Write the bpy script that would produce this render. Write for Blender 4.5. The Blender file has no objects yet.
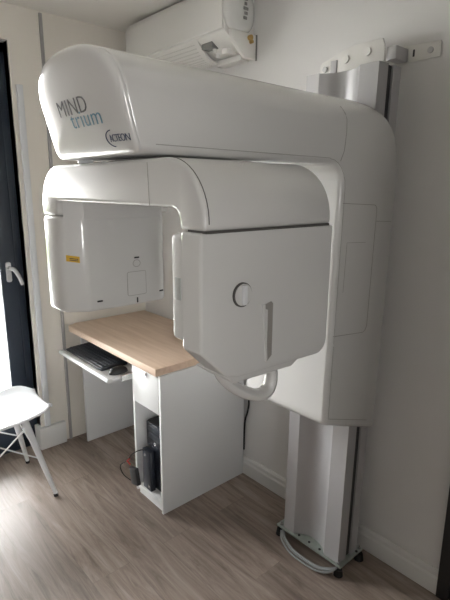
import bpy, bmesh, math, random
from mathutils import Vector, Matrix
from mathutils.bvhtree import BVHTree
random.seed(4)
S = bpy.context.scene
COL = S.collection
R = math.radians

# ------------------------------------------------------------------ camera
yaw, pit, roll, fpx = 0.842382326, 0.229636434, 0.00695369963, 475.902336
F = Vector((math.cos(yaw)*math.cos(pit), math.sin(yaw)*math.cos(pit), -math.sin(pit)))
Rt = F.cross(Vector((0, 0, 1))).normalized(); Up = Rt.cross(F)
R2 = Rt*math.cos(roll)+Up*math.sin(roll); U2 = -Rt*math.sin(roll)+Up*math.cos(roll)
cd = bpy.data.cameras.new('camera'); cam = bpy.data.objects.new('camera', cd); COL.objects.link(cam)
M = Matrix((R2, U2, -F)).transposed().to_4x4(); M.translation = Vector((0, 0, 1.65)); cam.matrix_world = M
cd.sensor_fit = 'VERTICAL'; cd.sensor_height = 24; cd.lens = fpx/600*24; cd.clip_start = .02
S.camera = cam

# ------------------------------------------------------------------ world, light, exposure
w = bpy.data.worlds.new('world'); S.world = w; w.use_nodes = True
nt = w.node_tree; bg = nt.nodes['Background']
tc = nt.nodes.new('ShaderNodeTexCoord'); sep = nt.nodes.new('ShaderNodeSeparateXYZ'); cr = nt.nodes.new('ShaderNodeValToRGB')
nt.links.new(tc.outputs['Generated'], sep.inputs[0]); nt.links.new(sep.outputs['Z'], cr.inputs[0]); nt.links.new(cr.outputs[0], bg.inputs[0])
cr.color_ramp.elements[0].position = 0; cr.color_ramp.elements[0].color = (1, .985, .97, 1)
cr.color_ramp.elements[1].position = .8; cr.color_ramp.elements[1].color = (.93, .97, 1, 1)
bg.inputs[1].default_value = 36.0

def portal(name, loc, rot, sx, sy):
    l = bpy.data.lights.new(name, 'AREA'); l.shape = 'RECTANGLE'; l.size = sx; l.size_y = sy
    l.cycles.is_portal = True
    o = bpy.data.objects.new(name, l); o.location = loc; o.rotation_euler = rot; COL.objects.link(o)
portal('door_daylight_portal', (.55, 3.06, 1.2), (R(-90), 0, 0), .86, 2.42)
portal('added_window_portal', (-.9, -1.66, 1.6), (R(90), 0, 0), .6, .7)  # portal of the added window behind the camera, for fill light
S.view_settings.view_transform = 'Standard'; S.view_settings.look = 'None'
S.view_settings.exposure = 0.12; S.view_settings.gamma = 1.0
S.view_settings.use_curve_mapping = False

# ------------------------------------------------------------------ materials
def mat(name, col, rough=.5, metal=0, coat=0, spec=.5, noise=None, bump=None, **kw):
    m = bpy.data.materials.new(name); m.use_nodes = True
    n = m.node_tree; b = n.nodes['Principled BSDF']
    b.inputs['Base Color'].default_value = (*col, 1); b.inputs['Roughness'].default_value = rough
    b.inputs['Metallic'].default_value = metal; b.inputs['Coat Weight'].default_value = coat
    b.inputs['Coat Roughness'].default_value = .06
    b.inputs['Specular IOR Level'].default_value = spec
    if noise:  # (scale, amount)
        t = n.nodes.new('ShaderNodeTexCoord'); z = n.nodes.new('ShaderNodeTexNoise'); z.inputs['Scale'].default_value = noise[0]
        z.inputs['Detail'].default_value = 4
        mp = n.nodes.new('ShaderNodeMapRange'); mp.inputs['To Min'].default_value = 1-noise[1]; mp.inputs['To Max'].default_value = 1+noise[1]*.3
        mx = n.nodes.new('ShaderNodeMix'); mx.data_type = 'RGBA'; mx.blend_type = 'MULTIPLY'; mx.inputs[0].default_value = 1
        mx.inputs[6].default_value = (*col, 1)
        n.links.new(t.outputs['Object'], z.inputs[0]); n.links.new(z.outputs[0], mp.inputs[0]); n.links.new(mp.outputs[0], mx.inputs[7])
        n.links.new(mx.outputs[2], b.inputs['Base Color'])
    if bump:
        t = n.nodes.new('ShaderNodeTexCoord'); z = n.nodes.new('ShaderNodeTexNoise'); z.inputs['Scale'].default_value = bump[0]
        z.inputs['Detail'].default_value = 5
        bp = n.nodes.new('ShaderNodeBump'); bp.inputs['Strength'].default_value = bump[1]; bp.inputs['Distance'].default_value = .002
        n.links.new(t.outputs['Object'], z.inputs[0]); n.links.new(z.outputs[0], bp.inputs['Height']); n.links.new(bp.outputs[0], b.inputs['Normal'])
    return m
MW = mat('wall_paint', (.72, .71, .70), .75, bump=(160, .12), noise=(3, .03))
MWL = mat('wall_paint_beige', (.74, .70, .635), .7, bump=(160, .1), noise=(3, .03))
MCEIL = mat('ceiling_paint', (.80, .775, .73), .8, bump=(120, .08))
MTRIM = mat('skirting_paint', (.70, .695, .68), .45, noise=(8, .03))
MREV = mat('reveal_paint', (.70, .71, .73), .5, noise=(5, .03))
MHOUS = mat('housing_gloss_white', (.70, .695, .685), .28, coat=.8, noise=(2, .02))
MHOUS2 = mat('housing_satin_white', (.68, .675, .665), .38, coat=.35, noise=(2, .02))
MGREY = mat('panel_grey', (.50, .52, .51), .3, coat=.4, noise=(9, .05))
MSEAM = mat('seam_dark_rubber', (.10, .095, .09), .7, noise=(30, .1))  # dark joint colour for the seams and knob ring
MSEAM2 = mat('seam_light_gasket', (.36, .35, .33), .6, noise=(30, .1))
MALU = mat('painted_aluminium', (.46, .455, .465), .42, metal=.3, noise=(12, .04))
MALUD = mat('dark_rail', (.03, .03, .032), .5, noise=(12, .2))
MZINC = mat('zinc_plate', (.50, .56, .52), .35, metal=.8, noise=(40, .25))
MBLK = mat('black_plastic', (.015, .015, .018), .42, noise=(30, .2))
MBLK2 = mat('dark_blue_black_plastic', (.018, .022, .032), .35, noise=(30, .2))
MKEY = mat('key_plastic', (.03, .036, .05), .4, noise=(60, .2))
MRUB = mat('rubber', (.012, .012, .012), .8, noise=(40, .2))
MDOOR = mat('anthracite_frame', (.018, .028, .045), .4, noise=(6, .15))
MDOOR2 = mat('black_door_frame', (.012, .011, .012), .4, noise=(6, .15))
MCAB = mat('white_melamine', (.73, .735, .74), .38, noise=(4, .02))
MAC = mat('ac_plastic', (.76, .75, .72), .35, coat=.2, noise=(4, .02))
MACD = mat('ac_inner_grey', (.22, .22, .21), .6, noise=(20, .3))
MBRASS = mat('brass', (.55, .38, .15), .35, metal=.9, noise=(30, .2))
MCHAIR = mat('chair_plastic', (.80, .81, .83), .28, coat=.3, noise=(3, .02))
MCHROME = mat('steel', (.72, .72, .73), .25, metal=.9, noise=(20, .1))
MYEL = mat('yellow_sticker', (.75, .45, .03), .5, noise=(60, .15))
MINK = mat('black_ink', (.05, .045, .05), .5, noise=(60, .1))
MBLUE = mat('blue_grey_ink', (.12, .27, .36), .5, noise=(60, .1))
MNAVY = mat('navy_ink', (.03, .05, .12), .5, noise=(60, .1))
MRED = mat('red_plastic', (.45, .03, .02), .4, noise=(60, .1))
MCABLE = mat('grey_cable', (.30, .31, .31), .5, noise=(60, .15))
MGRASS = mat('outside_paving', (.55, .54, .50), .8, noise=(3, .3))
MHEDGE = mat('hedge_leaves', (.22, .30, .12), .8, noise=(9, .6))

def wood_floor():
    m = bpy.data.materials.new('vinyl_planks'); m.use_nodes = True; n = m.node_tree; b = n.nodes['Principled BSDF']; L = n.links
    t = n.nodes.new('ShaderNodeTexCoord'); mp = n.nodes.new('ShaderNodeMapping'); mp.inputs['Rotation'].default_value = (0, 0, R(90))
    L.new(t.outputs['Object'], mp.inputs[0])
    br = n.nodes.new('ShaderNodeTexBrick'); br.inputs['Scale'].default_value = 1; br.inputs['Mortar Size'].default_value = .0012
    br.inputs['Brick Width'].default_value = 1.2; br.inputs['Row Height'].default_value = .18; br.inputs['Bias'].default_value = 0
    br.offset = .37; br.inputs['Color1'].default_value = (0, 0, 0, 1); br.inputs['Color2'].default_value = (1, 1, 1, 1)
    br.inputs['Mortar'].default_value = (0.5, .5, .5, 1); br.inputs['Mortar Smooth'].default_value = .1
    L.new(mp.outputs[0], br.inputs[0])
    # grain, stretched along the plank (y)
    m2 = n.nodes.new('ShaderNodeMapping'); m2.inputs['Scale'].default_value = (15, 1.3, 1); L.new(t.outputs['Object'], m2.inputs[0])
    ad = n.nodes.new('ShaderNodeVectorMath'); ad.operation = 'ADD'; L.new(m2.outputs[0], ad.inputs[0])
    sc = n.nodes.new('ShaderNodeVectorMath'); sc.operation = 'SCALE'; sc.inputs['Scale'].default_value = 9; L.new(br.outputs[0], sc.inputs[0]); L.new(sc.outputs[0], ad.inputs[1])
    nz = n.nodes.new('ShaderNodeTexNoise'); nz.inputs['Scale'].default_value = 1.6; nz.inputs['Detail'].default_value = 9; nz.inputs['Roughness'].default_value = .72; nz.inputs['Distortion'].default_value = .9
    L.new(ad.outputs[0], nz.inputs[0])
    r = n.nodes.new('ShaderNodeValToRGB'); e = r.color_ramp.elements
    e[0].position = .30; e[0].color = (.13, .092, .07, 1); e[1].position = .76; e[1].color = (.46, .39, .335, 1)
    k = e.new(.47); k.color = (.265, .205, .168, 1)
    k = e.new(.58); k.color = (.335, .27, .225, 1)
    L.new(nz.outputs[0], r.inputs[0])
    n3 = n.nodes.new('ShaderNodeTexNoise'); n3.inputs['Scale'].default_value = 2.2; n3.inputs['Detail'].default_value = 2; L.new(t.outputs['Object'], n3.inputs[0])
    mr = n.nodes.new('ShaderNodeMapRange'); mr.inputs['To Min'].default_value = .75; mr.inputs['To Max'].default_value = 1.2; L.new(n3.outputs[0], mr.inputs[0])
    mb = n.nodes.new('ShaderNodeMapRange'); mb.inputs['To Min'].default_value = .74; mb.inputs['To Max'].default_value = .96; L.new(br.outputs[0], mb.inputs[0])
    mm = n.nodes.new('ShaderNodeMath'); mm.operation = 'MULTIPLY'; L.new(mr.outputs[0], mm.inputs[0]); L.new(mb.outputs[0], mm.inputs[1])
    mo = n.nodes.new('ShaderNodeMapRange'); mo.inputs['To Min'].default_value = 1; mo.inputs['To Max'].default_value = .78; L.new(br.outputs[1], mo.inputs[0])
    m3 = n.nodes.new('ShaderNodeMath'); m3.operation = 'MULTIPLY'; L.new(mm.outputs[0], m3.inputs[0]); L.new(mo.outputs[0], m3.inputs[1])
    mx = n.nodes.new('ShaderNodeVectorMath'); mx.operation = 'SCALE'; L.new(r.outputs[0], mx.inputs[0]); L.new(m3.outputs[0], mx.inputs['Scale'])
    L.new(mx.outputs[0], b.inputs['Base Color'])
    b.inputs['Roughness'].default_value = .48
    bp = n.nodes.new('ShaderNodeBump'); bp.inputs['Strength'].default_value = .15; bp.inputs['Distance'].default_value = .002; L.new(nz.outputs[0], bp.inputs['Height']); L.new(bp.outputs[0], b.inputs['Normal'])
    return m
MFLOOR = wood_floor()
def beech():
    m = bpy.data.materials.new('beech_laminate'); m.use_nodes = True; n = m.node_tree; b = n.nodes['Principled BSDF']; L = n.links
    t = n.nodes.new('ShaderNodeTexCoord'); m2 = n.nodes.new('ShaderNodeMapping'); m2.inputs['Scale'].default_value = (26, 2, 26); L.new(t.outputs['Object'], m2.inputs[0])
    nz = n.nodes.new('ShaderNodeTexNoise'); nz.inputs['Scale'].default_value = 1.3; nz.inputs['Detail'].default_value = 6; L.new(m2.outputs[0], nz.inputs[0])
    r = n.nodes.new('ShaderNodeValToRGB'); e = r.color_ramp.elements
    e[0].position = .3; e[0].color = (.58, .42, .31, 1); e[1].position = .7; e[1].color = (.70, .54, .42, 1)
    L.new(nz.outputs[0], r.inputs[0]); L.new(r.outputs[0], b.inputs['Base Color']); b.inputs['Roughness'].default_value = .42
    return m
MBEECH = beech()
def glass():
    m = bpy.data.materials.new('window_glass'); m.use_nodes = True; n = m.node_tree; n.nodes.clear()
    o = n.nodes.new('ShaderNodeOutputMaterial'); mx = n.nodes.new('ShaderNodeMixShader'); tr = n.nodes.new('ShaderNodeBsdfTransparent'); g = n.nodes.new('ShaderNodeBsdfGlossy'); fr = n.nodes.new('ShaderNodeFresnel')
    tr.inputs[0].default_value = (.95, .95, .945, 1); g.inputs['Roughness'].default_value = .02; fr.inputs[0].default_value = 1.45
    n.links.new(fr.outputs[0], mx.inputs[0]); n.links.new(tr.outputs[0], mx.inputs[1]); n.links.new(g.outputs[0], mx.inputs[2]); n.links.new(mx.outputs[0], o.inputs[0])
    return m
MGLASS = glass()

# ------------------------------------------------------------------ helpers
def obj(name, bm, m, parent=None, smooth=35, kind=None):
    bmesh.ops.recalc_face_normals(bm, faces=bm.faces)
    if parent is not None:
        off = parent.location.copy(); q = parent.parent
        while q: off += q.location; q = q.parent
        bmesh.ops.translate(bm, verts=bm.verts, vec=-off)
    me = bpy.data.meshes.new(name); bm.to_mesh(me); bm.free()
    me.materials.append(m)
    if smooth:
        me.shade_smooth(); me.set_sharp_from_angle(angle=R(smooth))
    o = bpy.data.objects.new(name, me); COL.objects.link(o)
    if parent is not None: o.parent = parent
    if kind: o['kind'] = kind
    return o
def struct(name, bm, m, parent=None, **k):
    return obj(name, bm, m, parent, kind='structure' if parent is None else None, **k)
def tag(o, label, cat, group=None):
    o['label'] = label; o['category'] = cat
    if group: o['group'] = group
    return o
def thing(name, label, cat, loc=(0, 0, 0), group=None):
    o = bpy.data.objects.new(name, None); o.empty_display_size = .05; COL.objects.link(o); o.location = loc
    return tag(o, label, cat, group)
def BM(): return bmesh.new()
def bx(bm, a, b, bev=0, seg=2):
    t = bmesh.new(); bmesh.ops.create_cube(t, size=1)
    for v in t.verts:
        v.co = Vector([(a[i]+b[i])/2+v.co[i]*(b[i]-a[i]) for i in range(3)])
    if bev: bmesh.ops.bevel(t, geom=list(t.edges), offset=bev, segments=seg, profile=.5, affect='EDGES')
    merge(bm, t); return bm
def merge(bm, t):
    me = bpy.data.meshes.new('tmp'); t.to_mesh(me); t.free(); bm.from_mesh(me); bpy.data.meshes.remove(me)
def box(a, b, bev=0, seg=2): return bx(BM(), a, b, bev, seg)
AX = {'x': lambda u, v, t: (t, u, v), 'y': lambda u, v, t: (u, t, v), 'z': lambda u, v, t: (u, v, t)}
def prism(bm, poly, ax, a, b, bev=0, seg=3, ang=30, edgefn=None):
    t = bmesh.new(); f = AX[ax]
    A = [t.verts.new(f(u, v, a)) for u, v in poly]; B = [t.verts.new(f(u, v, b)) for u, v in poly]
    n = len(poly); t.faces.new(A); t.faces.new(B[::-1])
    for i in range(n): t.faces.new((A[i], B[i], B[(i+1) % n], A[(i+1) % n]))
    bmesh.ops.recalc_face_normals(t, faces=t.faces)
    if edgefn: edgefn(t)
    if bev:
        es = [e for e in t.edges if len(e.link_faces) == 2 and e.calc_face_angle(0) > R(ang)]
        bmesh.ops.bevel(t, geom=es, offset=bev, segments=seg, profile=.5, affect='EDGES', clamp_overlap=True)
    merge(bm, t); return bm
def arc(cx, cy, r, a0, a1, n=10):
    return [(cx+r*math.cos(R(a0+(a1-a0)*i/n)), cy+r*math.sin(R(a0+(a1-a0)*i/n))) for i in range(n+1)]
def rrect(x0, y0, x1, y1, r, n=6):
    return arc(x1-r, y1-r, r, 0, 90, n)+arc(x0+r, y1-r, r, 90, 180, n)+arc(x0+r, y0+r, r, 180, 270, n)+arc(x1-r, y0+r, r, 270, 360, n)
def catmull(P, n=8):
    P = [Vector(p) for p in P]; out = []
    for i in range(len(P)-1):
        a = P[i-1] if i else P[0]*2-P[1]; b, c = P[i], P[i+1]; d = P[i+2] if i+2 < len(P) else c*2-b
        for k in range(n):
            t = k/n; out.append(.5*((2*b)+(c-a)*t+(2*a-5*b+4*c-d)*t*t+(3*b-a-3*c+d)*t**3))
    out.append(P[-1]); return out
def tube(bm, P, r, n=10, closed=False, flat=1.0):
    P = [Vector(p) for p in P]; rings = []; m = len(P)
    rr = r if isinstance(r, (list, tuple)) else [r]*m
    up = None
    for i, p in enumerate(P):
        d = (P[(i+1) % m] if closed or i+1 < m else p)-(P[i-1] if closed or i else p); d.normalize()
        if up is None:
            up = Vector((0, 0, 1)) if abs(d.z) < .9 else Vector((1, 0, 0))
        s = d.cross(up).normalized(); up = s.cross(d).normalized()
        rings.append([bm.verts.new(p+(s*math.cos(2*math.pi*k/n)*flat+up*math.sin(2*math.pi*k/n))*rr[i]) for k in range(n)])
    for i in range(m if closed else m-1):
        a, b = rings[i], rings[(i+1) % m]
        for k in range(n): bm.faces.new((a[k], a[(k+1) % n], b[(k+1) % n], b[k]))
    if not closed: bm.faces.new(rings[0][::-1]); bm.faces.new(rings[-1])
    return bm
def cyl(bm, c, r, h, ax='z', n=24, r2=None):
    f = AX[ax]; i = 'xyz'.index(ax)
    t = BM(); c = Vector(c); u, v = [k for k in range(3) if k != i]
    def ring(q, off):
        o = []
        for k in range(n):
            p = c.copy(); p[i] += off; p[u] += q*math.cos(2*math.pi*k/n); p[v] += q*math.sin(2*math.pi*k/n); o.append(t.verts.new(p))
        return o
    A = ring(r, 0); B = ring(r if r2 is None else r2, h)
    t.faces.new(A); t.faces.new(B[::-1])
    for k in range(n): t.faces.new((A[k], B[k], B[(k+1) % n], A[(k+1) % n]))
    merge(bm, t); return bm
def loft(bm, rings, cap=True):
    V = [[bm.verts.new(p) for p in r] for r in rings]; n = len(V[0])
    for a, b in zip(V, V[1:]):
        for k in range(n): bm.faces.new((a[k], a[(k+1) % n], b[(k+1) % n], b[k]))
    if cap: bm.faces.new(V[0][::-1]); bm.faces.new(V[-1])
    return bm
def text_bm(txt, size, extr=.0006, spacing=1.0):
    cu = bpy.data.curves.new('t', 'FONT'); cu.body = txt; cu.size = size; cu.extrude = extr; cu.resolution_u = 3; cu.offset = -.012*size; cu.space_character = spacing
    o = bpy.data.objects.new('t', cu); COL.objects.link(o)
    dg = bpy.context.evaluated_depsgraph_get(); me = bpy.data.meshes.new_from_object(o.evaluated_get(dg))
    b = bmesh.new(); b.from_mesh(me); bpy.data.meshes.remove(me); bpy.data.objects.remove(o); bpy.data.curves.remove(cu)
    return b

# ------------------------------------------------------------------ room
W = 1.792; LW = 2.871; CZ = 2.60; X0 = -2.2; Y0 = -1.6
struct('floor', box((X0-.15, Y0-.15, -.06), (W+.15, 3.12, 0)), MFLOOR, smooth=0)
struct('ceiling', box((X0-.15, Y0-.15, CZ), (W+.15, 3.12, CZ+.1)), MCEIL, smooth=0)
# the ceiling panel over the middle of the room sits slightly lower than the strip along the window wall
struct('trim_1', box((X0, Y0, CZ-.020), (W, 2.48, CZ+.001)), MCEIL, smooth=0)
DX0 = .595   # right wall: black door from here toward -y
b = BM(); bx(b, (W, DX0, 0), (W+.12, LW+.24, CZ)); bx(b, (W, -.62, 2.15), (W+.12, DX0, CZ)); bx(b, (W, Y0, 0), (W+.12, -.62, CZ))
struct('wall_right', b, MW, smooth=0)
GX0, GX1, GZ = .12, .985, 2.42
b = BM(); bx(b, (GX1, LW, 0), (W, 3.11, CZ)); bx(b, (GX0, LW, GZ), (GX1, 3.11, CZ)); bx(b, (X0, LW, 0), (GX0, 3.11, CZ))
struct('wall_left', b, MWL, smooth=0)
struct('wall_back', box((X0-.12, Y0, 0), (X0, LW, CZ)), MW, smooth=0)
WX0, WX1, WZ0, WZ1 = -1.2, -.6, 1.25, 1.95  # opening for the added fill window
b = BM(); bx(b, (X0, Y0-.12, 0), (WX0, Y0, CZ)); bx(b, (WX1, Y0-.12, 0), (W, Y0, CZ)); bx(b, (WX0, Y0-.12, 0), (WX1, Y0, WZ0)); bx(b, (WX0, Y0-.12, WZ1), (WX1, Y0, CZ))
struct('wall_front', b, MW, smooth=0)
# lighter lining of the door reveal and the vertical guide strip in front of it
struct('trim_2', box((.985, 2.885, 0), (1.0, 3.08, GZ)), MREV, smooth=0)
b = BM(); bx(b, (1.005, LW-.022, .15), (1.040, LW, 2.20), .004)
struct('trim_3', b, MREV)
# pilaster on the window wall with its own skirting, and the grey joint next to it
struct('trim_4', box((1.162, LW-.014, 0), (1.180, LW, 2.588), .003), mat('joint_grey', (.36, .35, .34), .6, noise=(20, .1)))
b = BM(); bx(b, (.962, LW-.03, 0), (1.135, LW, .148), .004); bx(b, (.962, LW-.005, 0), (.9845, 2.934, .148), .004)
struct('baseboard_left', b, MTRIM)
b = BM(); prism(b, [(W, 0), (W-.022, 0), (W-.022, .072), (W-.016, .080), (W-.016, .098), (W-.009, .108), (W, .108)], 'y', DX0+.05, LW)
struct('baseboard_right', b, MTRIM, smooth=20)

# glazed double door on the window wall
d1 = BM()
b = BM(); bx(b, (GX0, 2.95, GZ-.05), (GX1, 3.03, GZ)); bx(b, (GX0, 2.95, 0), (GX0+.05, 3.03, GZ)); bx(b, (GX1-.05, 2.95, 0), (GX1, 3.03, GZ)); bx(b, (GX0, 2.95, 0), (GX1, 3.03, .03))
dfr = struct('door_1', b, MDOOR, smooth=0)
def leaf(x0, x1):
    b = BM(); y0, y1 = 2.935, 3.0
    bx(b, (x0, y0, .03), (x0+.09, y1, GZ-.045), .004); bx(b, (x1-.09, y0, .03), (x1, y1, GZ-.045), .004)
    bx(b, (x0+.09, y0, .03), (x1-.09, y1, .20), .004); bx(b, (x0+.09, y0, GZ-.14), (x1-.09, y1, GZ-.045), .004)
    o = obj('door_leaf', b, MDOOR, dfr)
    obj('glass_pane', box((x0+.085, 2.965, .195), (x1-.085, 2.972, GZ-.135)), MGLASS, o, smooth=0)
    return o
lf = leaf(GX0+.045, GX1-.045)
b = BM(); prism(b, rrect(.880, 1.10, .910, 1.22, .012), 'y', 2.925, 2.936, .002)
cyl(b, (.895, 2.885, 1.185), .011, .042, 'y')
tube(b, catmull([(.895, 2.888, 1.185), (.912, 2.880, 1.178), (.935, 2.879, 1.135), (.952, 2.880, 1.085)], 6), [.012]*12+[.011]*7, flat=.8)
obj('door_handle', b, mat('brushed_handle', (.7, .7, .7), .3, metal=.7, noise=(30, .1)), lf)
# unseen window added behind the camera to let in fill light
b = BM(); ya, yb = Y0-.08, Y0-.02
for a, c in (((WX0, ya, WZ0), (WX0+.06, yb, WZ1)), ((WX1-.06, ya, WZ0), (WX1, yb, WZ1)), ((WX0, ya, WZ0), (WX1, yb, WZ0+.06)), ((WX0, ya, WZ1-.06), (WX1, yb, WZ1))): bx(b, a, c)
wf = struct('added_fill_window', b, MDOOR, smooth=0)
obj('glass_pane', box((WX0+.055, ya+.03, WZ0+.055), (WX1-.055, ya+.036, WZ1-.055)), MGLASS, wf, smooth=0)
# black door in the right wall
b = BM(); bx(b, (W-.03, DX0, 0), (W+.06, DX0+.05, 2.2), .003); bx(b, (W-.03, -.67, 0), (W+.06, -.62, 2.2), .003); bx(b, (W-.03, -.62, 2.15), (W+.06, DX0, 2.2), .003)
dd = struct('door_2', b, MDOOR2)
obj('door_panel', box((W-.01, -.62, .006), (W+.04, DX0, 2.15), .002), MDOOR2, dd)
# outside
struct('ground_outside', box((-8, 3.2, -.16), (8, 14, -.10)), MGRASS, smooth=0)

# ------------------------------------------------------------------ X-ray machine
mach = thing('dental_xray_machine', 'large glossy white dental X-ray machine on a silver column against the wall', 'x-ray machine', (1.6, 1.15, 0))
CY = 1.15; HW = .21
# --- column profile (x, y)
XF = 1.55
prof = [(XF, .985), (XF, 1.060)]
for i in range(1, 10):
    a = i/10; prof.append((XF+.045*math.sin(math.pi*a)**.8, 1.060+.176*a))
prof += [(XF, 1.236), (XF, 1.296), (XF+.05, 1.302), (XF+.05, 1.290), (XF+.085, 1.290), (XF+.085, 1.308), (XF+.135, 1.308), (XF+.135, .979), (XF+.085, .979), (XF+.085, 1.0), (XF+.05, 1.0), (XF+.05, .979)]
LEAN = -.011
def lean(b, z0=.055, k=None):
    for v in b.verts: v.co.y += (LEAN if k is None else k)*(v.co.z-z0)
    return b
b = BM(); prism(b, prof, 'z', .055, 2.075); lean(b)
colo = obj('column', b, MALU, mach, smooth=25)
obj('side_slot', lean(box((XF+.052, .986, .06), (XF+.083, 1.002, 2.072))), MALUD, colo, smooth=0)
obj('side_slot', lean(box((XF+.052, 1.288, .06), (XF+.083, 1.304, 2.072))), MALUD, colo, smooth=0)
b = BM(); prism(b, [(1.542, .965), (1.715, .965), (1.715, 1.335), (1.542, 1.335)], 'z', .044, .054, .001)
bpl = obj('base_plate', b, MZINC, mach)
for px, py in ((1.552, .98), (1.552, 1.32), (1.70, .972), (1.70, 1.327)):
    b = BM(); cyl(b, (px, py, .001), .021, .030, r2=.016); cyl(b, (px, py, .030), .007, .014)
    obj('foot', b, MRUB, mach)
b = BM()
for px, py in ((1.560, 1.09), (1.560, 1.15), (1.560, 1.21), (1.675, .972)): obj('bolt_hole', cyl(BM(), (px, py, .0535), .006, .003, n=10), MALUD, bpl)
for px, py in ((1.548+.006, .985), (1.548+.006, 1.315), (1.70, .975)):
    b = BM(); cyl(b, (px, py, .053), .008, .008, n=6); cyl(b, (px, py, .06), .004, .012, n=10); obj('bolt', b, MCHROME, bpl)
# cable bundle hanging under the front of the base plate
for j, (dz, dx) in enumerate(((0, 0), (.007, -.012), (.002, -.024), (.010, -.005))):
    P = [(1.56+dx, 1.30, .040), (1.53+dx, 1.27, .022+dz), (1.508+dx, 1.20, .008+dz), (1.505+dx, 1.12, .007+dz), (1.512+dx, 1.05, .010+dz), (1.535+dx, 1.0, .022+dz), (1.57, .98, .040)]
    obj('cable', tube(BM(), catmull(P, 6), .0045, 8), MCABLE, mach)

# --- arm + carriage
def section(D, hd, ri, hw=HW, nd=2.5):
    pts = []
    for i in range(5):   # inner right edge
        a = R(270-90*i/4) if False else R(-90+90*(1-i/4)-0)
    q = []
    for i in range(6): a = R(-90+90*i/5); q.append((hw-ri+ri*math.cos(a), ri+ri*math.sin(a)))
    for i in range(1, 15):
        a = math.pi/2*i/14; q.append((hw*math.cos(a)**(2/nd) if i < 14 else 0, (D-hd)+hd*math.sin(a)**(2/nd)))
    for u, v in q: pts.append((u, v))
    for u, v in q[-2::-1]: pts.append((-u, v))
    return pts
ZI = 1.725; FR = .055; XI = 1.33
def place(sec, ix, iz, nx, nz, shear=0, tx=0, tz=0):
    return [Vector((ix+nx*v+tx*shear*v, CY-u, iz+nz*v+tz*shear*v)) for u, v in sec]
rings = []
DT = .234; DV = .368
cx, cz = XI-FR, ZI-FR
SX, SH = -.015, -.26   # the seam of the front cap leans forward towards its top
for x in (.600, .606, .9, 1.15, cx-.02):
    sc = (DT-.006 if x == .600 else DT)
    sh = SH if x < .61 else 0
    rings.append(place(section(sc, .12, .02, HW-(.003 if x == .6 else 0)), x+SX if x < .61 else x, ZI+(.003 if x == .6 else 0), 0, 1, sh, 1, 0))
for i in range(1, 19):
    th = R(90*i/18); a, bq, n = FR+DT, FR+DV, 3.4
    rad = 1/((math.cos(th)/a)**n+(math.sin(th)/bq)**n)**(1/n)
    nx, nz = math.sin(th), math.cos(th); t = i/18
    rings.append(place(section(rad-FR, .12*(1-t)+.03*t, .02), cx+nx*FR, cz+nz*FR, nx, nz))
for z, sh in ((1.5, 0), (1.2, 0), (.98, 0), (.9, -.15), (.845, -.33), (.825, -.38)):
    rings.append(place(section(DV, .03, .02), XI, z, 1, 0, sh, 0, 1))
for k in (.35, .7, 1):   # rounded underside
    rr = .03*(1-math.cos(R(90*k))); zz = .03*math.sin(R(90*k))
    s = [((u*(HW-rr)/HW), rr+v*(DV-2*rr)/DV) for u, v in section(DV, .03, .02)]
    rings.append(place(s, XI, .825-zz*.7, 1, 0, -.38, 0, 1))
b = loft(BM(), rings)
lean(b, .9, -.013)
arm = obj('arm_housing', b, MHOUS, mach, smooth=40)
# pocket for the column
cb = lean(box((XF-.006, .970, .5), (XF+.30, 1.325, 2.5))); cut = obj('cutter', cb, MSEAM)
arm2 = arm
md = arm.modifiers.new('b', 'BOOLEAN'); md.object = cut; md.operation = 'DIFFERENCE'; md.solver = 'EXACT'
bpy.context.view_layer.update()
cut.location = -Vector(mach.location); cut.location = (0, 0, 0)
dg = bpy.context.evaluated_depsgraph_get(); nm = bpy.data.meshes.new_from_object(arm.evaluated_get(dg))
arm.modifiers.clear(); arm.data = nm; nm.name = 'arm_housing'; nm.set_sharp_from_angle(angle=R(40))
bpy.data.objects.remove(cut)
# --- front cap with the lettering
rings = []
base = section(DT, .12, .02)
for i in range(0, 15):
    t = i/14 if i < 14 else .995
    t = math.sin(t*math.pi/2)
    s = (1-t**2.7)**(1/2.7) if t < 1 else .0
    s = max(s, .12)
    ring = []
    for u, v in base:
        vv = DT*.5+(v-DT*.5)*s; uu = u*s
        L = .027+.010*(vv/DT)
        ring.append(Vector((.598+SX+SH*vv-L*t, CY-uu, ZI+vv)))
    rings.append(ring)
b = lean(loft(BM(), rings), .9, -.013)
capbvh_b = b.copy(); bvh = BVHTree.FromBMesh(capbvh_b)
cap = obj('front_cap', b, MHOUS, mach, smooth=50)
b = BM(); 
s2 = section(DT-.006, .118, .02, HW-.004)
loft(b, [place(s2, .597+SX, ZI+.003, 0, 1, SH, 1, 0), place(s2, .602+SX, ZI+.003, 0, 1, SH, 1, 0)]); lean(b, .9, -.013)
obj('seam', b, MSEAM, mach)
def cap_text(txt, y_left, z, size, m, name, sx=1.0, spacing=1.0):
    t = text_bm(txt, size, .0005, spacing)
    bmesh.ops.triangulate(t, faces=t.faces)
    bmesh.ops.subdivide_edges(t, edges=[e for e in t.edges if e.calc_length() > .006], cuts=2, use_grid_fill=True)
    for v in t.verts:
        y = y_left-v.co.x*sx; zz = z+v.co.y; hit = bvh.ray_cast(Vector((.2, y, zz)), Vector((1, 0, 0)))
        x = hit[0].x if hit[0] else .53
        v.co = Vector((x-.0012-v.co.z, y, zz))
    obj(name, t, m, cap, smooth=0)
cap_text('MIND', 1.212, 1.818, .050, MINK, 'lettering', 1.18, 1.05)
cap_text('trium', 1.160, 1.789, .052, MBLUE, 'lettering', 1.25, 1.05)
cap_text('ACTEON', 1.008, 1.750, .022, MNAVY, 'lettering', .86, .88)
P = []
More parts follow.
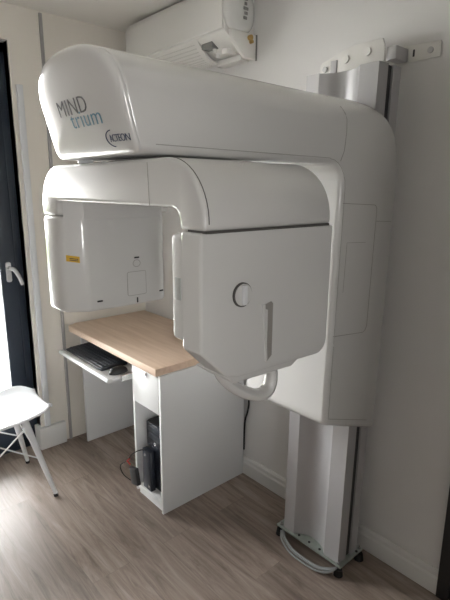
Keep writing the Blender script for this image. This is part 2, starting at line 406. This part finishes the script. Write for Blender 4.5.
for i in range(15):
    a = R(95+165*i/14); y = .994-(.028*math.cos(a)); z = 1.757+.017*math.sin(a)
    h = bvh.ray_cast(Vector((.2, y, z)), Vector((1, 0, 0))); P.append((h[0].x-.001, y, z))
obj('logo_swoosh', tube(BM(), P, .0012, 6), MNAVY, cap)
capbvh_b.free()

# --- seams on the side of the arm and carriage
YS = CY-HW-.0004
abm = BM(); abm.from_mesh(arm.data); bmesh.ops.translate(abm, verts=abm.verts, vec=mach.location); abvh = BVHTree.FromBMesh(abm); abm.free()
def seam(P, r=.0012, m=MSEAM2, par=mach, name='seam'):
    if par == mach:
        D = []
        for p, q in zip(P, P[1:]):
            k = max(1, int((Vector(q)-Vector(p)).length/.02)); D += [Vector(p).lerp(Vector(q), i/k) for i in range(k)]
        D.append(Vector(P[-1])); P = []
        for p in D:
            h = abvh.ray_cast(Vector((p.x, .3, p.z)), Vector((0, 1, 0)))
            P.append((p.x, h[0].y-.0002 if h[0] else p.y, p.z))
    b = tube(BM(), P, r, 6)
    return obj(name, b, m, par)
seam([(x, YS, z) for x, z in [(1.30, 1.935), (1.315, 1.90), (1.335, 1.865), (1.338, 1.83), (1.332, 1.77), (1.315, 1.738)]])
seam([(x, YS, z) for x, z in [(1.345, 1.606), (1.535, 1.598)]+arc(1.535, 1.578, .02, 90, 0, 5)+[(1.556, 1.15)]+arc(1.530, 1.152, .025, 0, -90, 5)+[(1.345, 1.148)]])
seam([(x, YS, z) for x, z in [(1.383, 1.30), (1.385, 1.474), (1.50, 1.468)]], .0008)
seam([(1.558, YS, 1.54), (1.66, YS, 1.535)])
seam([(1.350, YS, 1.11), (1.350, YS, .83), (1.62, YS, .735)])
seam([(.62, YS, 1.745), (1.26, YS, 1.745)]+[(x, YS, z) for x, z in arc(1.262, 1.655, .088, 90, 0, 6)]+[(1.350, YS, 1.12)], .0009)
# inset panel on the inner face of the carriage
ip = obj('inset_panel', box((XI-.004, 1.00, 1.13), (XI+.004, 1.30, 1.60), .003), MGREY, mach)
for z in (1.52, 1.40, 1.28, 1.16): obj('panel_rib', box((XI-.012, 1.02, z), (XI-.003, 1.28, z+.03), .003), MHOUS2, ip)

# --- rotating gantry
GX, GB = .60, 1.015
b = BM(); cyl(b, (.83, 1.15, 1.713), .13, .014, n=48); obj('bearing', b, MHOUS2, mach)
obj('clip', box((.60, 1.27, 1.715), (.64, 1.285, 1.724), .002), MCHAIR, mach)
outer = [(.735, 1.566)]+arc(.870, 1.580, .135, 180, 90, 14)+arc(1.435, 1.585, .130, 90, 0, 14)+[(1.565, 1.566)]
inner = [(1.450, 1.566)]+arc(1.440, 1.600, .010, 0, 90, 3)+arc(.850, 1.580, .030, 90, 180, 5)+[(.820, 1.566)]
poly = outer+inner
b = BM(); prism(b, poly, 'x', GX, GB, .010, 3, 40)
arch = obj('gantry_arch', b, MHOUS, mach, smooth=40)
seam([(GX-.0003, .935, 1.706), (GX-.0003, .930, 1.612)], .0009, MSEAM2, arch)
seam([(GX+.012, y, z) for y, z in arc(.870, 1.580, .1352, 180, 90, 14)]+[(GX+.012, 1.1, 1.7152)], .0012, MSEAM, arch)
# far leg
poly = [(.60, 1.565), (.60, 1.470), (.608, 1.448), (.668, 1.408), (.95, 1.405), (.97, 1.42), (.97, 1.565)]
b = BM(); prism(b, poly, 'z', 1.255, 1.563, .014, 4, 25)
prism(b, [(.616, 1.4425), (.668, 1.409), (.948, 1.406), (.965, 1.42), (.965, 1.449), (.625, 1.449)], 'z', 1.54, 1.609)
fleg = obj('gantry_leg', b, MHOUS, mach, smooth=30)
seam([(.5995, 1.563, 1.5645), (.5995, 1.43, 1.5645)], .0010, MSEAM2, fleg)
def on_cham(x): return 1.448-(x-.608)*(.040/.060)
b = BM()
loft(b, [[Vector((x, on_cham(x)+o, z)) for x, z in ((.616, 1.424), (.650, 1.418), (.650, 1.438), (.616, 1.444))] for o in (-.0012, .001)])
st = obj('warning_sticker', b, MYEL, fleg, smooth=0); st['label'] = 'small yellow laser warning sticker'
b = BM()
for z in (1.432, 1.427):
    loft(b, [[Vector((x, on_cham(x)+o, z+dz)) for x, dz in ((.624, 0), (.646, -.0035), (.646, -.001), (.624, .0025))] for o in (-.0018, .0)])
obj('sticker_print', b, MINK, st, smooth=0)
YI = 1.4065
for x, z, lx, lz in ((.705, 1.288, .018, .005), (.848, 1.420, .018, .005), (.945, 1.292, .016, .005), (.846, 1.272, .004, .018)):
    obj('marker_slot', box((x-lx/2, YI-.003, z-lz/2), (x+lx/2, YI+.001, z+lz/2)), MBLK, fleg, smooth=0)
P = [(.848+.014*math.cos(R(a)), YI-.0005, 1.400+.012*math.sin(R(a))) for a in range(0, 360, 20)]
obj('round_mark', tube(BM(), P, .0009, 6, True), MSEAM2, fleg)
b = BM(); P = [(x, YI-.0003, z) for x, z in rrect(.810, 1.290, .883, 1.372, .006, 3)]
obj('square_panel', tube(BM(), P, .0009, 6, True), MSEAM2, fleg)
# near leg: the X-ray head
def cham(t):
    bmesh.ops.bisect_plane(t, geom=t.verts[:]+t.edges[:]+t.faces[:], plane_co=(.66, 0, 0), plane_no=(1, 0, 0))
    for v in t.verts:
        if v.co.x < .6595 and v.co.y < .74: v.co.y = .735+.014*(.66-v.co.x)/.06
poly = [(.60, 1.562), (.60, 1.305), (.665, 1.240), (.700, 1.232)]+[(.985, 1.222)]+arc(.985, 1.262, .040, -80, 0, 6)+[(1.026, 1.562)]
b = BM(); prism(b, poly, 'y', .735, .815, .006, 3, 28, edgefn=cham)
head = obj('tube_head', b, MHOUS, mach, smooth=12)
obj('seam', box((GX+.008, .7372, 1.561), (GB-.004, .80, 1.5668)), MSEAM, head, smooth=0)
b = BM(); poly = [(.655, 1.245), (.70, 1.212), (.90, 1.205), (.96, 1.235)]
prism(b, poly, 'y', .748, .845, .006, 3, 20); obj('under_tray', b, MHOUS2, head)
# round knob set in a ring
kx, kz = .706, 1.424
b = BM(); cyl(b, (kx, .7325, kz), .0275, .004, 'y', 32); obj('knob_ring', b, MSEAM, head)
b = BM(); cyl(b, (kx+.001, .7305, kz), .0245, .005, 'y', 32); kn = obj('knob', b, MHOUS2, head)
obj('knob_grip', box((kx-.005, .722, kz-.022), (kx+.006, .732, kz+.022), .003), MCHAIR, head)
# long recessed grip groove
b = BM(); prism(b, [(.776, 1.390), (.800, 1.395), (.806, 1.39), (.806, 1.262), (.790, 1.250), (.790, 1.376), (.776, 1.382)], 'y', .7338, .7365, 0)
obj('grip_groove', b, mat('groove_grey', (.33, .31, .29), .5, noise=(20, .1)), head)
b = BM(); prism(b, [(.770, 1.392), (.778, 1.392), (.790, 1.255), (.784, 1.250)], 'y', .731, .7365, .0015); obj('grip_edge', b, MHOUS2, head)
# sensor panel
b = BM(); prism(b, rrect(.600, 1.318, .775, 1.556, .012, 4), 'y', .803, .850, .007)
sp = obj('sensor_panel', b, MHOUS2, mach)
obj('sensor_recess', box((.5985, .815, 1.412), (.603, .838, 1.462), .001), MGREY, sp)
b = BM(); bx(b, (.66, .820, 1.55), (.74, .845, 1.61)); obj('sensor_bracket', b, MALUD, sp)
# hand rest loop under the head
P = catmull([(.690, .80, 1.245), (.705, .80, 1.215), (.735, .795, 1.182), (.780, .79, 1.152), (.825, .79, 1.134), (.855, .79, 1.140), (.868, .79, 1.168), (.866, .79, 1.205), (.858, .79, 1.235)], 6)
n = len(P); rr = [.0125+.004*math.sin(math.pi*i/(n-1)) for i in range(n)]
obj('hand_rest', tube(BM(), P, rr, 12, flat=1.3), MHOUS, mach)

# ------------------------------------------------------------------ wall bracket holding the column top
br = thing('wall_bracket', 'white perforated steel bracket on the wall above the silver column', 'bracket', (1.78, 1.1, 2.13))
b = BM(); prism(b, [(.868, 2.112), (.868, 2.160), (.872, 2.166), (1.07, 2.172), (1.07, 2.112)], 'x', W-.006, W, .001)
pl = obj('rail', b, MAC, br)
for y in (.905, 1.015): obj('screw', cyl(BM(), (W-.010, y, 2.139), .011, .005, 'x', 16), MALU, br)
obj('slot_hole', box((W-.0068, .965, 2.128), (W-.005, .972, 2.152)), MALUD, pl, smooth=0)
b = BM(); prism(b, [(1.035, 2.085), (1.035, 2.165), (1.045, 2.190), (1.17, 2.190), (1.315, 2.150), (1.325, 2.135), (1.325, 2.10)], 'x', 1.695, 1.701, .001)
fl = obj('front_plate', b, MAC, br)
for y, z, r in ((1.105, 2.155, .015), (1.200, 2.145, .015)): obj('boss', cyl(BM(), (1.690, y, z), r, .006, 'x', 20), MAC, br)
obj('boss', cyl(BM(), (1.686, 1.295, 2.122), .011, .010, 'x', 16), MALU, br)
b = BM(); bx(b, (1.702, .990, 2.112), (W-.0065, 1.030, 2.158), .003); bx(b, (1.690, 1.24, 2.082), (W-.004, 1.27, 2.15), .003); bx(b, (1.66, 1.02, 2.0765), (1.694, 1.25, 2.095), .003)
obj('spacer', b, MALU, br)

# ------------------------------------------------------------------ air conditioner
ac = thing('air_conditioner', 'white wall air conditioner high in the corner with opened underside', 'air conditioner', (1.69, 2.23, 2.27))
poly = [(W, 2.285), (1.70, 2.300), (1.625, 2.345), (1.600, 2.362), (1.597, 2.53), (1.615, 2.555), (W, 2.56)]
b = BM(); prism(b, poly, 'y', 1.81, 2.66, .006, 2, 25); body = obj('casing', b, MAC, ac)
b = BM(); prism(b, [(1.602, 2.368), (1.588, 2.372), (1.585, 2.53), (1.604, 2.566), (1.614, 2.560), (1.602, 2.528)], 'y', 1.815, 2.665, .003)
obj('front_panel', b, MAC, ac)
# vane with rows of perforation on the underside
L0 = []; 
def under(s): # s 0..1 from front to wall on the underside, bulging
    x = 1.600+.165*s; z = 2.362-.085*s-.036*math.sin(math.pi*s); return x, z
b = BM(); pr = [under(i/10) for i in range(11)]
prism(b, pr+[(x+.004, z+.010) for x, z in pr[::-1]], 'y', 2.015, 2.62, 0)
vane = obj('vane', b, MAC, ac, smooth=40)
b = BM()
for i in range(1, 13):
    x, z = under(i/13)
    for j in range(34):
        y = 2.05+j*.0165; bx(b, (x-.0022, y, z-.0016), (x+.0022, y+.010, z+.002))
g = obj('grille_pattern', b, mat('grille_grey', (.60, .59, .56), .6, noise=(20, .1)), vane, smooth=0); g['kind'] = 'stuff'
obj('inner_recess', box((1.625, 1.93, 2.318), (1.68, 2.01, 2.345), .003), MACD, ac)
b = BM(); bx(b, (1.66, 1.86, 2.285), (1.72, 1.90, 2.31), .004); cyl(b, (1.70, 1.97, 2.285), .012, .02, 'z'); cyl(b, (1.66, 1.95, 2.30), .010, .02, 'z')
bx(b, (1.735, 1.84, 2.262), (W, 2.03, 2.29), .005)
obj('fitting', b, MAC, ac)
# end cover: glossy rounded pod
rings = []
for i in range(9):
    t = i/8*math.pi/2; s = math.cos(t)**.55 if i < 8 else .25; y = 1.812-.030*math.sin(t)
    rings.append([Vector((1.688+.098*s*(abs(math.cos(a))**.8)*(1 if math.cos(a) > 0 else -1), y, 2.462+.098*s*(abs(math.sin(a))**.8)*(1 if math.sin(a) > 0 else -1))) for a in [2*math.pi*k/28 for k in range(28)]])
ec = obj('end_cover', loft(BM(), rings), mat('cover_gloss', (.72, .72, .70), .15, coat=.8, noise=(20, .1)), ac, smooth=60)
b = BM()
for k in range(6): bx(b, (1.690+(k % 2)*.006, 1.777, 2.42+k*.020), (1.712+(k % 3)*.004, 1.7805, 2.433+k*.020), .001)
obj('printed_label', b, MACD, ec, smooth=0)
b = BM(); prism(b, [(1.625, 2.372), (W-.002, 2.372), (W-.002, 2.262), (1.72, 2.262), (1.63, 2.335)], 'y', 1.792, 1.816, .003); obj('side_plate', b, MAC, ac)
b = BM(); cyl(b, (1.742, 1.776, 2.352), .012, .018, 'y', 12); cyl(b, (1.750, 1.776, 2.335), .008, .018, 'y', 10); obj('brass_valve', b, MBRASS, ac)
obj('edge_strip', box((W-.006, 1.786, 2.258), (W-.001, 1.7935, 2.372)), MACD, ac, smooth=0)

# ------------------------------------------------------------------ desk
DF, DR, DL = 1.200, 1.812, 2.85
desk = thing('computer_desk', 'small white computer desk with a beech top under the X-ray machine', 'desk', (1.5, 2.3, 0))
b = BM(); prism(b, [(DF-.016, DR+.014), (W-.024, DR+.014), (W-.024, DL), (DF+.05, DL), (DF-.012, DL-.03)], 'z', .762, .800, .003)
obj('desktop', b, MBEECH, desk)
b = BM(); bx(b, (DF, DR, 0), (W-.024, DR+.016, .762), .001); cabR = obj('side_panel', b, MCAB, desk)
CI = 2.075
obj('side_panel', box((DF, CI-.016, .02), (W-.05, CI, .762), .001), MCAB, desk)
obj('side_panel', box((1.238, 2.752, 0), (W-.03, 2.768, .762), .001), MCAB, desk)
obj('back_panel', box((W-.060, DR+.016, .08), (W-.050, CI-.016, .762)), MCAB, desk, smooth=0)
obj('modesty_panel', box((W-.080, CI, .40), (W-.064, 2.752, .762)), MCAB, desk, smooth=0)
obj('bottom_shelf', box((DF+.004, DR+.016, .035), (W-.06, CI-.016, .055), .001), MCAB, desk)
obj('plinth', box((DF+.012, DR+.016, .0), (DF+.028, CI-.016, .035)), MCAB, desk, smooth=0)
dr = obj('drawer', box((DF-.002, DR+.018, .555), (DF+.45, CI-.018, .752), .002), MCAB, desk)
b = BM(); cyl(b, (DF-.012, 1.935, .738), .009, .010, 'x', 16); obj('drawer_lock', b, MCHROME, dr)
# pull-out keyboard tray
TY0, TY1 = 2.125, 2.735
b = BM(); prism(b, [(1.080, .664), (1.088, .658), (1.5, .658), (1.5, .674), (1.115, .674), (1.108, .682), (1.086, .682), (1.080, .676)], 'y', TY0, TY1, .0015)
tray = obj('keyboard_tray', b, MCAB, desk)
obj('tray_rail', box((1.16, TY0-.0135, .655), (1.6, TY0-.0005, .685), .001), MCHROME, tray)
obj('tray_rail', box((1.16, TY1+.0005, .655), (1.6, TY1+.0145, .685), .001), MCHROME, tray)

# keyboard
KX0, KX1, KY0, KY1, KZ = 1.122, 1.285, 2.265, 2.722, .675
kb = thing('keyboard', 'black full-size keyboard on the pull-out tray of the desk', 'keyboard', (1.2, 2.5, KZ))
b = BM(); prism(b, [(KX0, KZ), (KX0, KZ+.012), (KX1, KZ+.022), (KX1, KZ)], 'y', KY0, KY1, .003); obj('keyboard_base', b, MBLK2, kb)
cnt = 0
for r_ in range(6):
    x = KX0+.014+r_*.0232
    z = KZ+.012+(x-KX0)/(KX1-KX0)*.010
    segs = []
    y = KY1-.012; row = 15
    cols = [('k', i) for i in range(21)]
    ks = .0195
    if r_ == 0: ws = [1.25, 1.25, 1.25, 6, 1.25, 1.25, 1.25]
    elif r_ == 1: ws = [2]+[1]*10+[2.5]
    elif r_ == 2: ws = [1.7]+[1]*11+[1.3]
    else: ws = [1]*14
    for wd in ws:
        b = box((x, y-wd*ks+.002, z), (x+.019, y, z+.006), .0015, 1); k_ = obj('key', b, MKEY, kb); y -= wd*ks; cnt += 1
    y = KY1-.012-14.4*ks
    for i in range(3 if r_ else 3):
        if r_ in (1, 2) and i != 1 and r_ == 2: continue
        obj('key', box((x, y-ks+.002, z), (x+.019, y, z+.006), .0015, 1), MKEY, kb); y -= ks; cnt += 1
    y = KY1-.012-17.8*ks
    if r_ < 5:
        for i in range(4):
            obj('key', box((x, y-ks+.002, z), (x+.019, y, z+.006), .0015, 1), MKEY, kb); y -= ks; cnt += 1
# mouse
ms = thing('computer_mouse', 'black computer mouse on the tray beside the keyboard', 'mouse', (1.19, 2.19, .675))
def blob(bm, c, r, m=10, n=20, ex=.8, zc=0):
    rings = []
    for i in range(m+1):
        t = math.pi/2*i/m; s = math.cos(t) if i < m else .05
        rings.append([Vector((c[0]+r[0]*s**.8*math.cos(2*math.pi*k/n), c[1]+r[1]*s**.8*math.sin(2*math.pi*k/n), c[2]+r[2]*math.sin(t))) for k in range(n)])
    return loft(bm, rings)
obj('mouse_shell', blob(BM(), (1.185, 2.195, .675), (.056, .032, .034)), MBLK, ms, smooth=60)
obj('scroll_wheel', cyl(BM(), (1.150, 2.192, .700), .008, .006, 'y', 14), MKEY, ms)

# computer tower in the cabinet
pc = thing('computer_tower', 'black computer tower standing inside the desk cabinet', 'computer', (1.45, 1.97, .055))
b = BM(); bx(b, (1.262, 1.862, .0555), (1.66, 2.035, .435), .004); obj('case', b, MBLK, pc)
pf = obj('front_panel', box((1.250, 1.864, .0575), (1.264, 2.033, .433), .005), MBLK2, pc)
for z in (.388, .345): obj('drive_bay', box((1.2475, 1.88, z), (1.252, 2.018, z+.032), .001), MKEY, pf)
obj('power_button', cyl(BM(), (1.2475, 1.95, .325), .010, .004, 'x', 16), MCHROME, pf)
obj('ridge', box((1.2455, 1.93, .30), (1.252, 2.018, .305)), MKEY, pf, smooth=0)
# slim external drive standing in front of the tower
ed = thing('external_drive', 'slim black drive box standing upright before the computer tower', 'drive', (1.225, 1.97, .055))
b = BM(); bx(b, (1.212, 1.945, .0555), (1.243, 2.02, .290), .003); obj('drive_case', b, MBLK2, ed)
b = BM(); bx(b, (1.2110, 1.955, .075), (1.2125, 1.972, .09)); obj('badge', b, MCHROME, ed, smooth=0)
obj('port_light', box((1.2105, 1.99, .255), (1.2125, 2.0, .262)), MCHROME, ed, smooth=0)
# power adapter hanging on its cable outside the cabinet
ad = thing('power_adapter', 'small black box hanging by a thin cable in front of the cabinet opening', 'adapter', (1.15, 2.05, .17))
b = box((-.012, -.032, -.046), (.012, .032, .046), .004)
bmesh.ops.rotate(b, verts=b.verts, cent=(0, 0, 0), matrix=Matrix.Rotation(R(-14), 3, 'X')); bmesh.ops.translate(b, verts=b.verts, vec=(1.150, 2.000, .155))
obj('adapter_body', b, MBLK, ad)
P = catmull([(1.216, 1.985, .288), (1.18, 1.99, .300), (1.15, 2.02, .275), (1.135, 2.055, .225), (1.125, 2.11, .175), (1.13, 2.09, .13), (1.14, 2.03, .118)], 6)
obj('adapter_cable', tube(BM(), P, .0028, 8), MRUB, ad)
obj('red_plug', tube(BM(), [(1.141, 2.035, .245), (1.136, 2.052, .226), (1.145, 2.035, .208)], .0045, 8), MRED, ad)
# cable hanging behind the desk
tag(obj('hanging_cable', tube(BM(), catmull([(W-.012, 1.80, .60), (W-.014, 1.79, .52), (W-.016, 1.78, .46), (W-.016, 1.79, .40), (W-.012, 1.815, .32), (W-.012, 1.818, .15)], 6), .005, 8), MRUB), 'black cable hanging down the wall behind the desk cabinet', 'cable')

# ------------------------------------------------------------------ chair
chx, chy = .64, 2.545
ch = thing('shell_chair', 'white moulded shell chair with tapered white legs by the glazed door', 'chair', (chx, chy, 0))
prof = catmull([(.247, .474, 0), (.232, .475, 0), (.16, .468, 0), (.04, .452, 0), (-.09, .450, 0), (-.17, .475, 0), (-.215, .55, 0), (-.245, .67, 0), (-.27, .80, 0)], 4)
wid = [.165, .185, .205, .215, .22, .222, .222, .22, .22, .22, .22, .22]
nP = len(prof); nU = 18; rows = []
for i, p in enumerate(prof):
    t = i/(nP-1)
    hw = .222
    if p.x > .13: hw = .222*max(.25, (1-min(1, (p.x-.13)/.118)**2.6))**(1/2.6)
    if t > .85: hw = .222*math.sqrt(max(.02, 1-((t-.85)/.16)**2))
    row = []
    for k in range(nU+1):
        u = -1+2*k/nU
        curl = .030*abs(u)**4*(.3+.7*min(1, t*5))+.008*u*u
        nx, nz = 0, 1
        d = (prof[min(i+1, nP-1)]-prof[max(i-1, 0)]).normalized(); nrm = Vector((d.y, -d.x)) # in x,z
        if nrm.y < 0 and t < .5: nrm = -nrm
        if t >= .5 and nrm.x < 0: nrm = -nrm
        xx = p.x
        row.append(Vector((chx+xx+nrm.x*curl, chy+hw*u, p.y+nrm.y*curl)))
    rows.append(row)
b = BM(); V = [[b.verts.new(q) for q in r] for r in rows]
for i in range(nP-1):
    for k in range(nU): b.faces.new((V[i][k], V[i][k+1], V[i+1][k+1], V[i+1][k]))
bmesh.ops.recalc_face_normals(b, faces=b.faces)
r_ = bmesh.ops.solidify(b, geom=list(b.faces), thickness=.009)
shell = obj('seat_shell', b, MCHAIR, ch, smooth=60)
edge = [r[0] for r in rows[::-1]]+rows[0][1:-1]+[r[-1] for r in rows]
obj('rim', tube(BM(), edge, .0065, 8), MCHAIR, shell, smooth=60)
legs = []
for sx in (1, -1):
    for sy in (1, -1):
        top = Vector((chx+.11*sx, chy+.10*sy, .445)); bot = Vector((chx+.205*sx, chy+.215*sy, .012)); legs.append((top, bot))
        P = [top.lerp(bot, i/6) for i in range(7)]
        lg = obj('leg', tube(BM(), P, [.020-.009*i/6 for i in range(7)], 14), MCHAIR, ch)
        obj('leg_tip', tube(BM(), [bot+(bot-top).normalized()*-.006, bot+Vector((0, 0, -.011))], .012, 12), MRUB, lg)
b = BM()
for i, j in ((0, 1), (1, 3), (3, 2), (2, 0)):
    a0, a1 = legs[i]; c0, c1 = legs[j]
    tube(b, [a0.lerp(a1, .10), c0.lerp(c1, .52)], .004, 8); tube(b, [a0.lerp(a1, .52), c0.lerp(c1, .10)], .004, 8)
obj('cross_wires', b, MCHAIR, ch)
b = BM(); bx(b, (chx-.12, chy-.11, .430), (chx+.12, chy+.11, .440), .004); obj('seat_mount', b, MCHAIR, ch)

# hedge beyond the door
b = BM(); bmesh.ops.create_grid(b, x_segments=60, y_segments=12, size=.5)
for v in b.verts:
    x, z = v.co.x*10, (v.co.y+.5)*.9; v.co = Vector((x, 12.0+random.uniform(-.12, .12), z-.1+random.uniform(-.05, .05)))
bb = [v for v in b.verts]
geo = bmesh.ops.extrude_face_region(b, geom=list(b.faces)); bmesh.ops.translate(b, verts=[g for g in geo['geom'] if isinstance(g, bmesh.types.BMVert)], vec=(0, .6, 0))
tag(obj('hedge', b, MHEDGE), 'low green hedge outside beyond the glazed door', 'hedge')
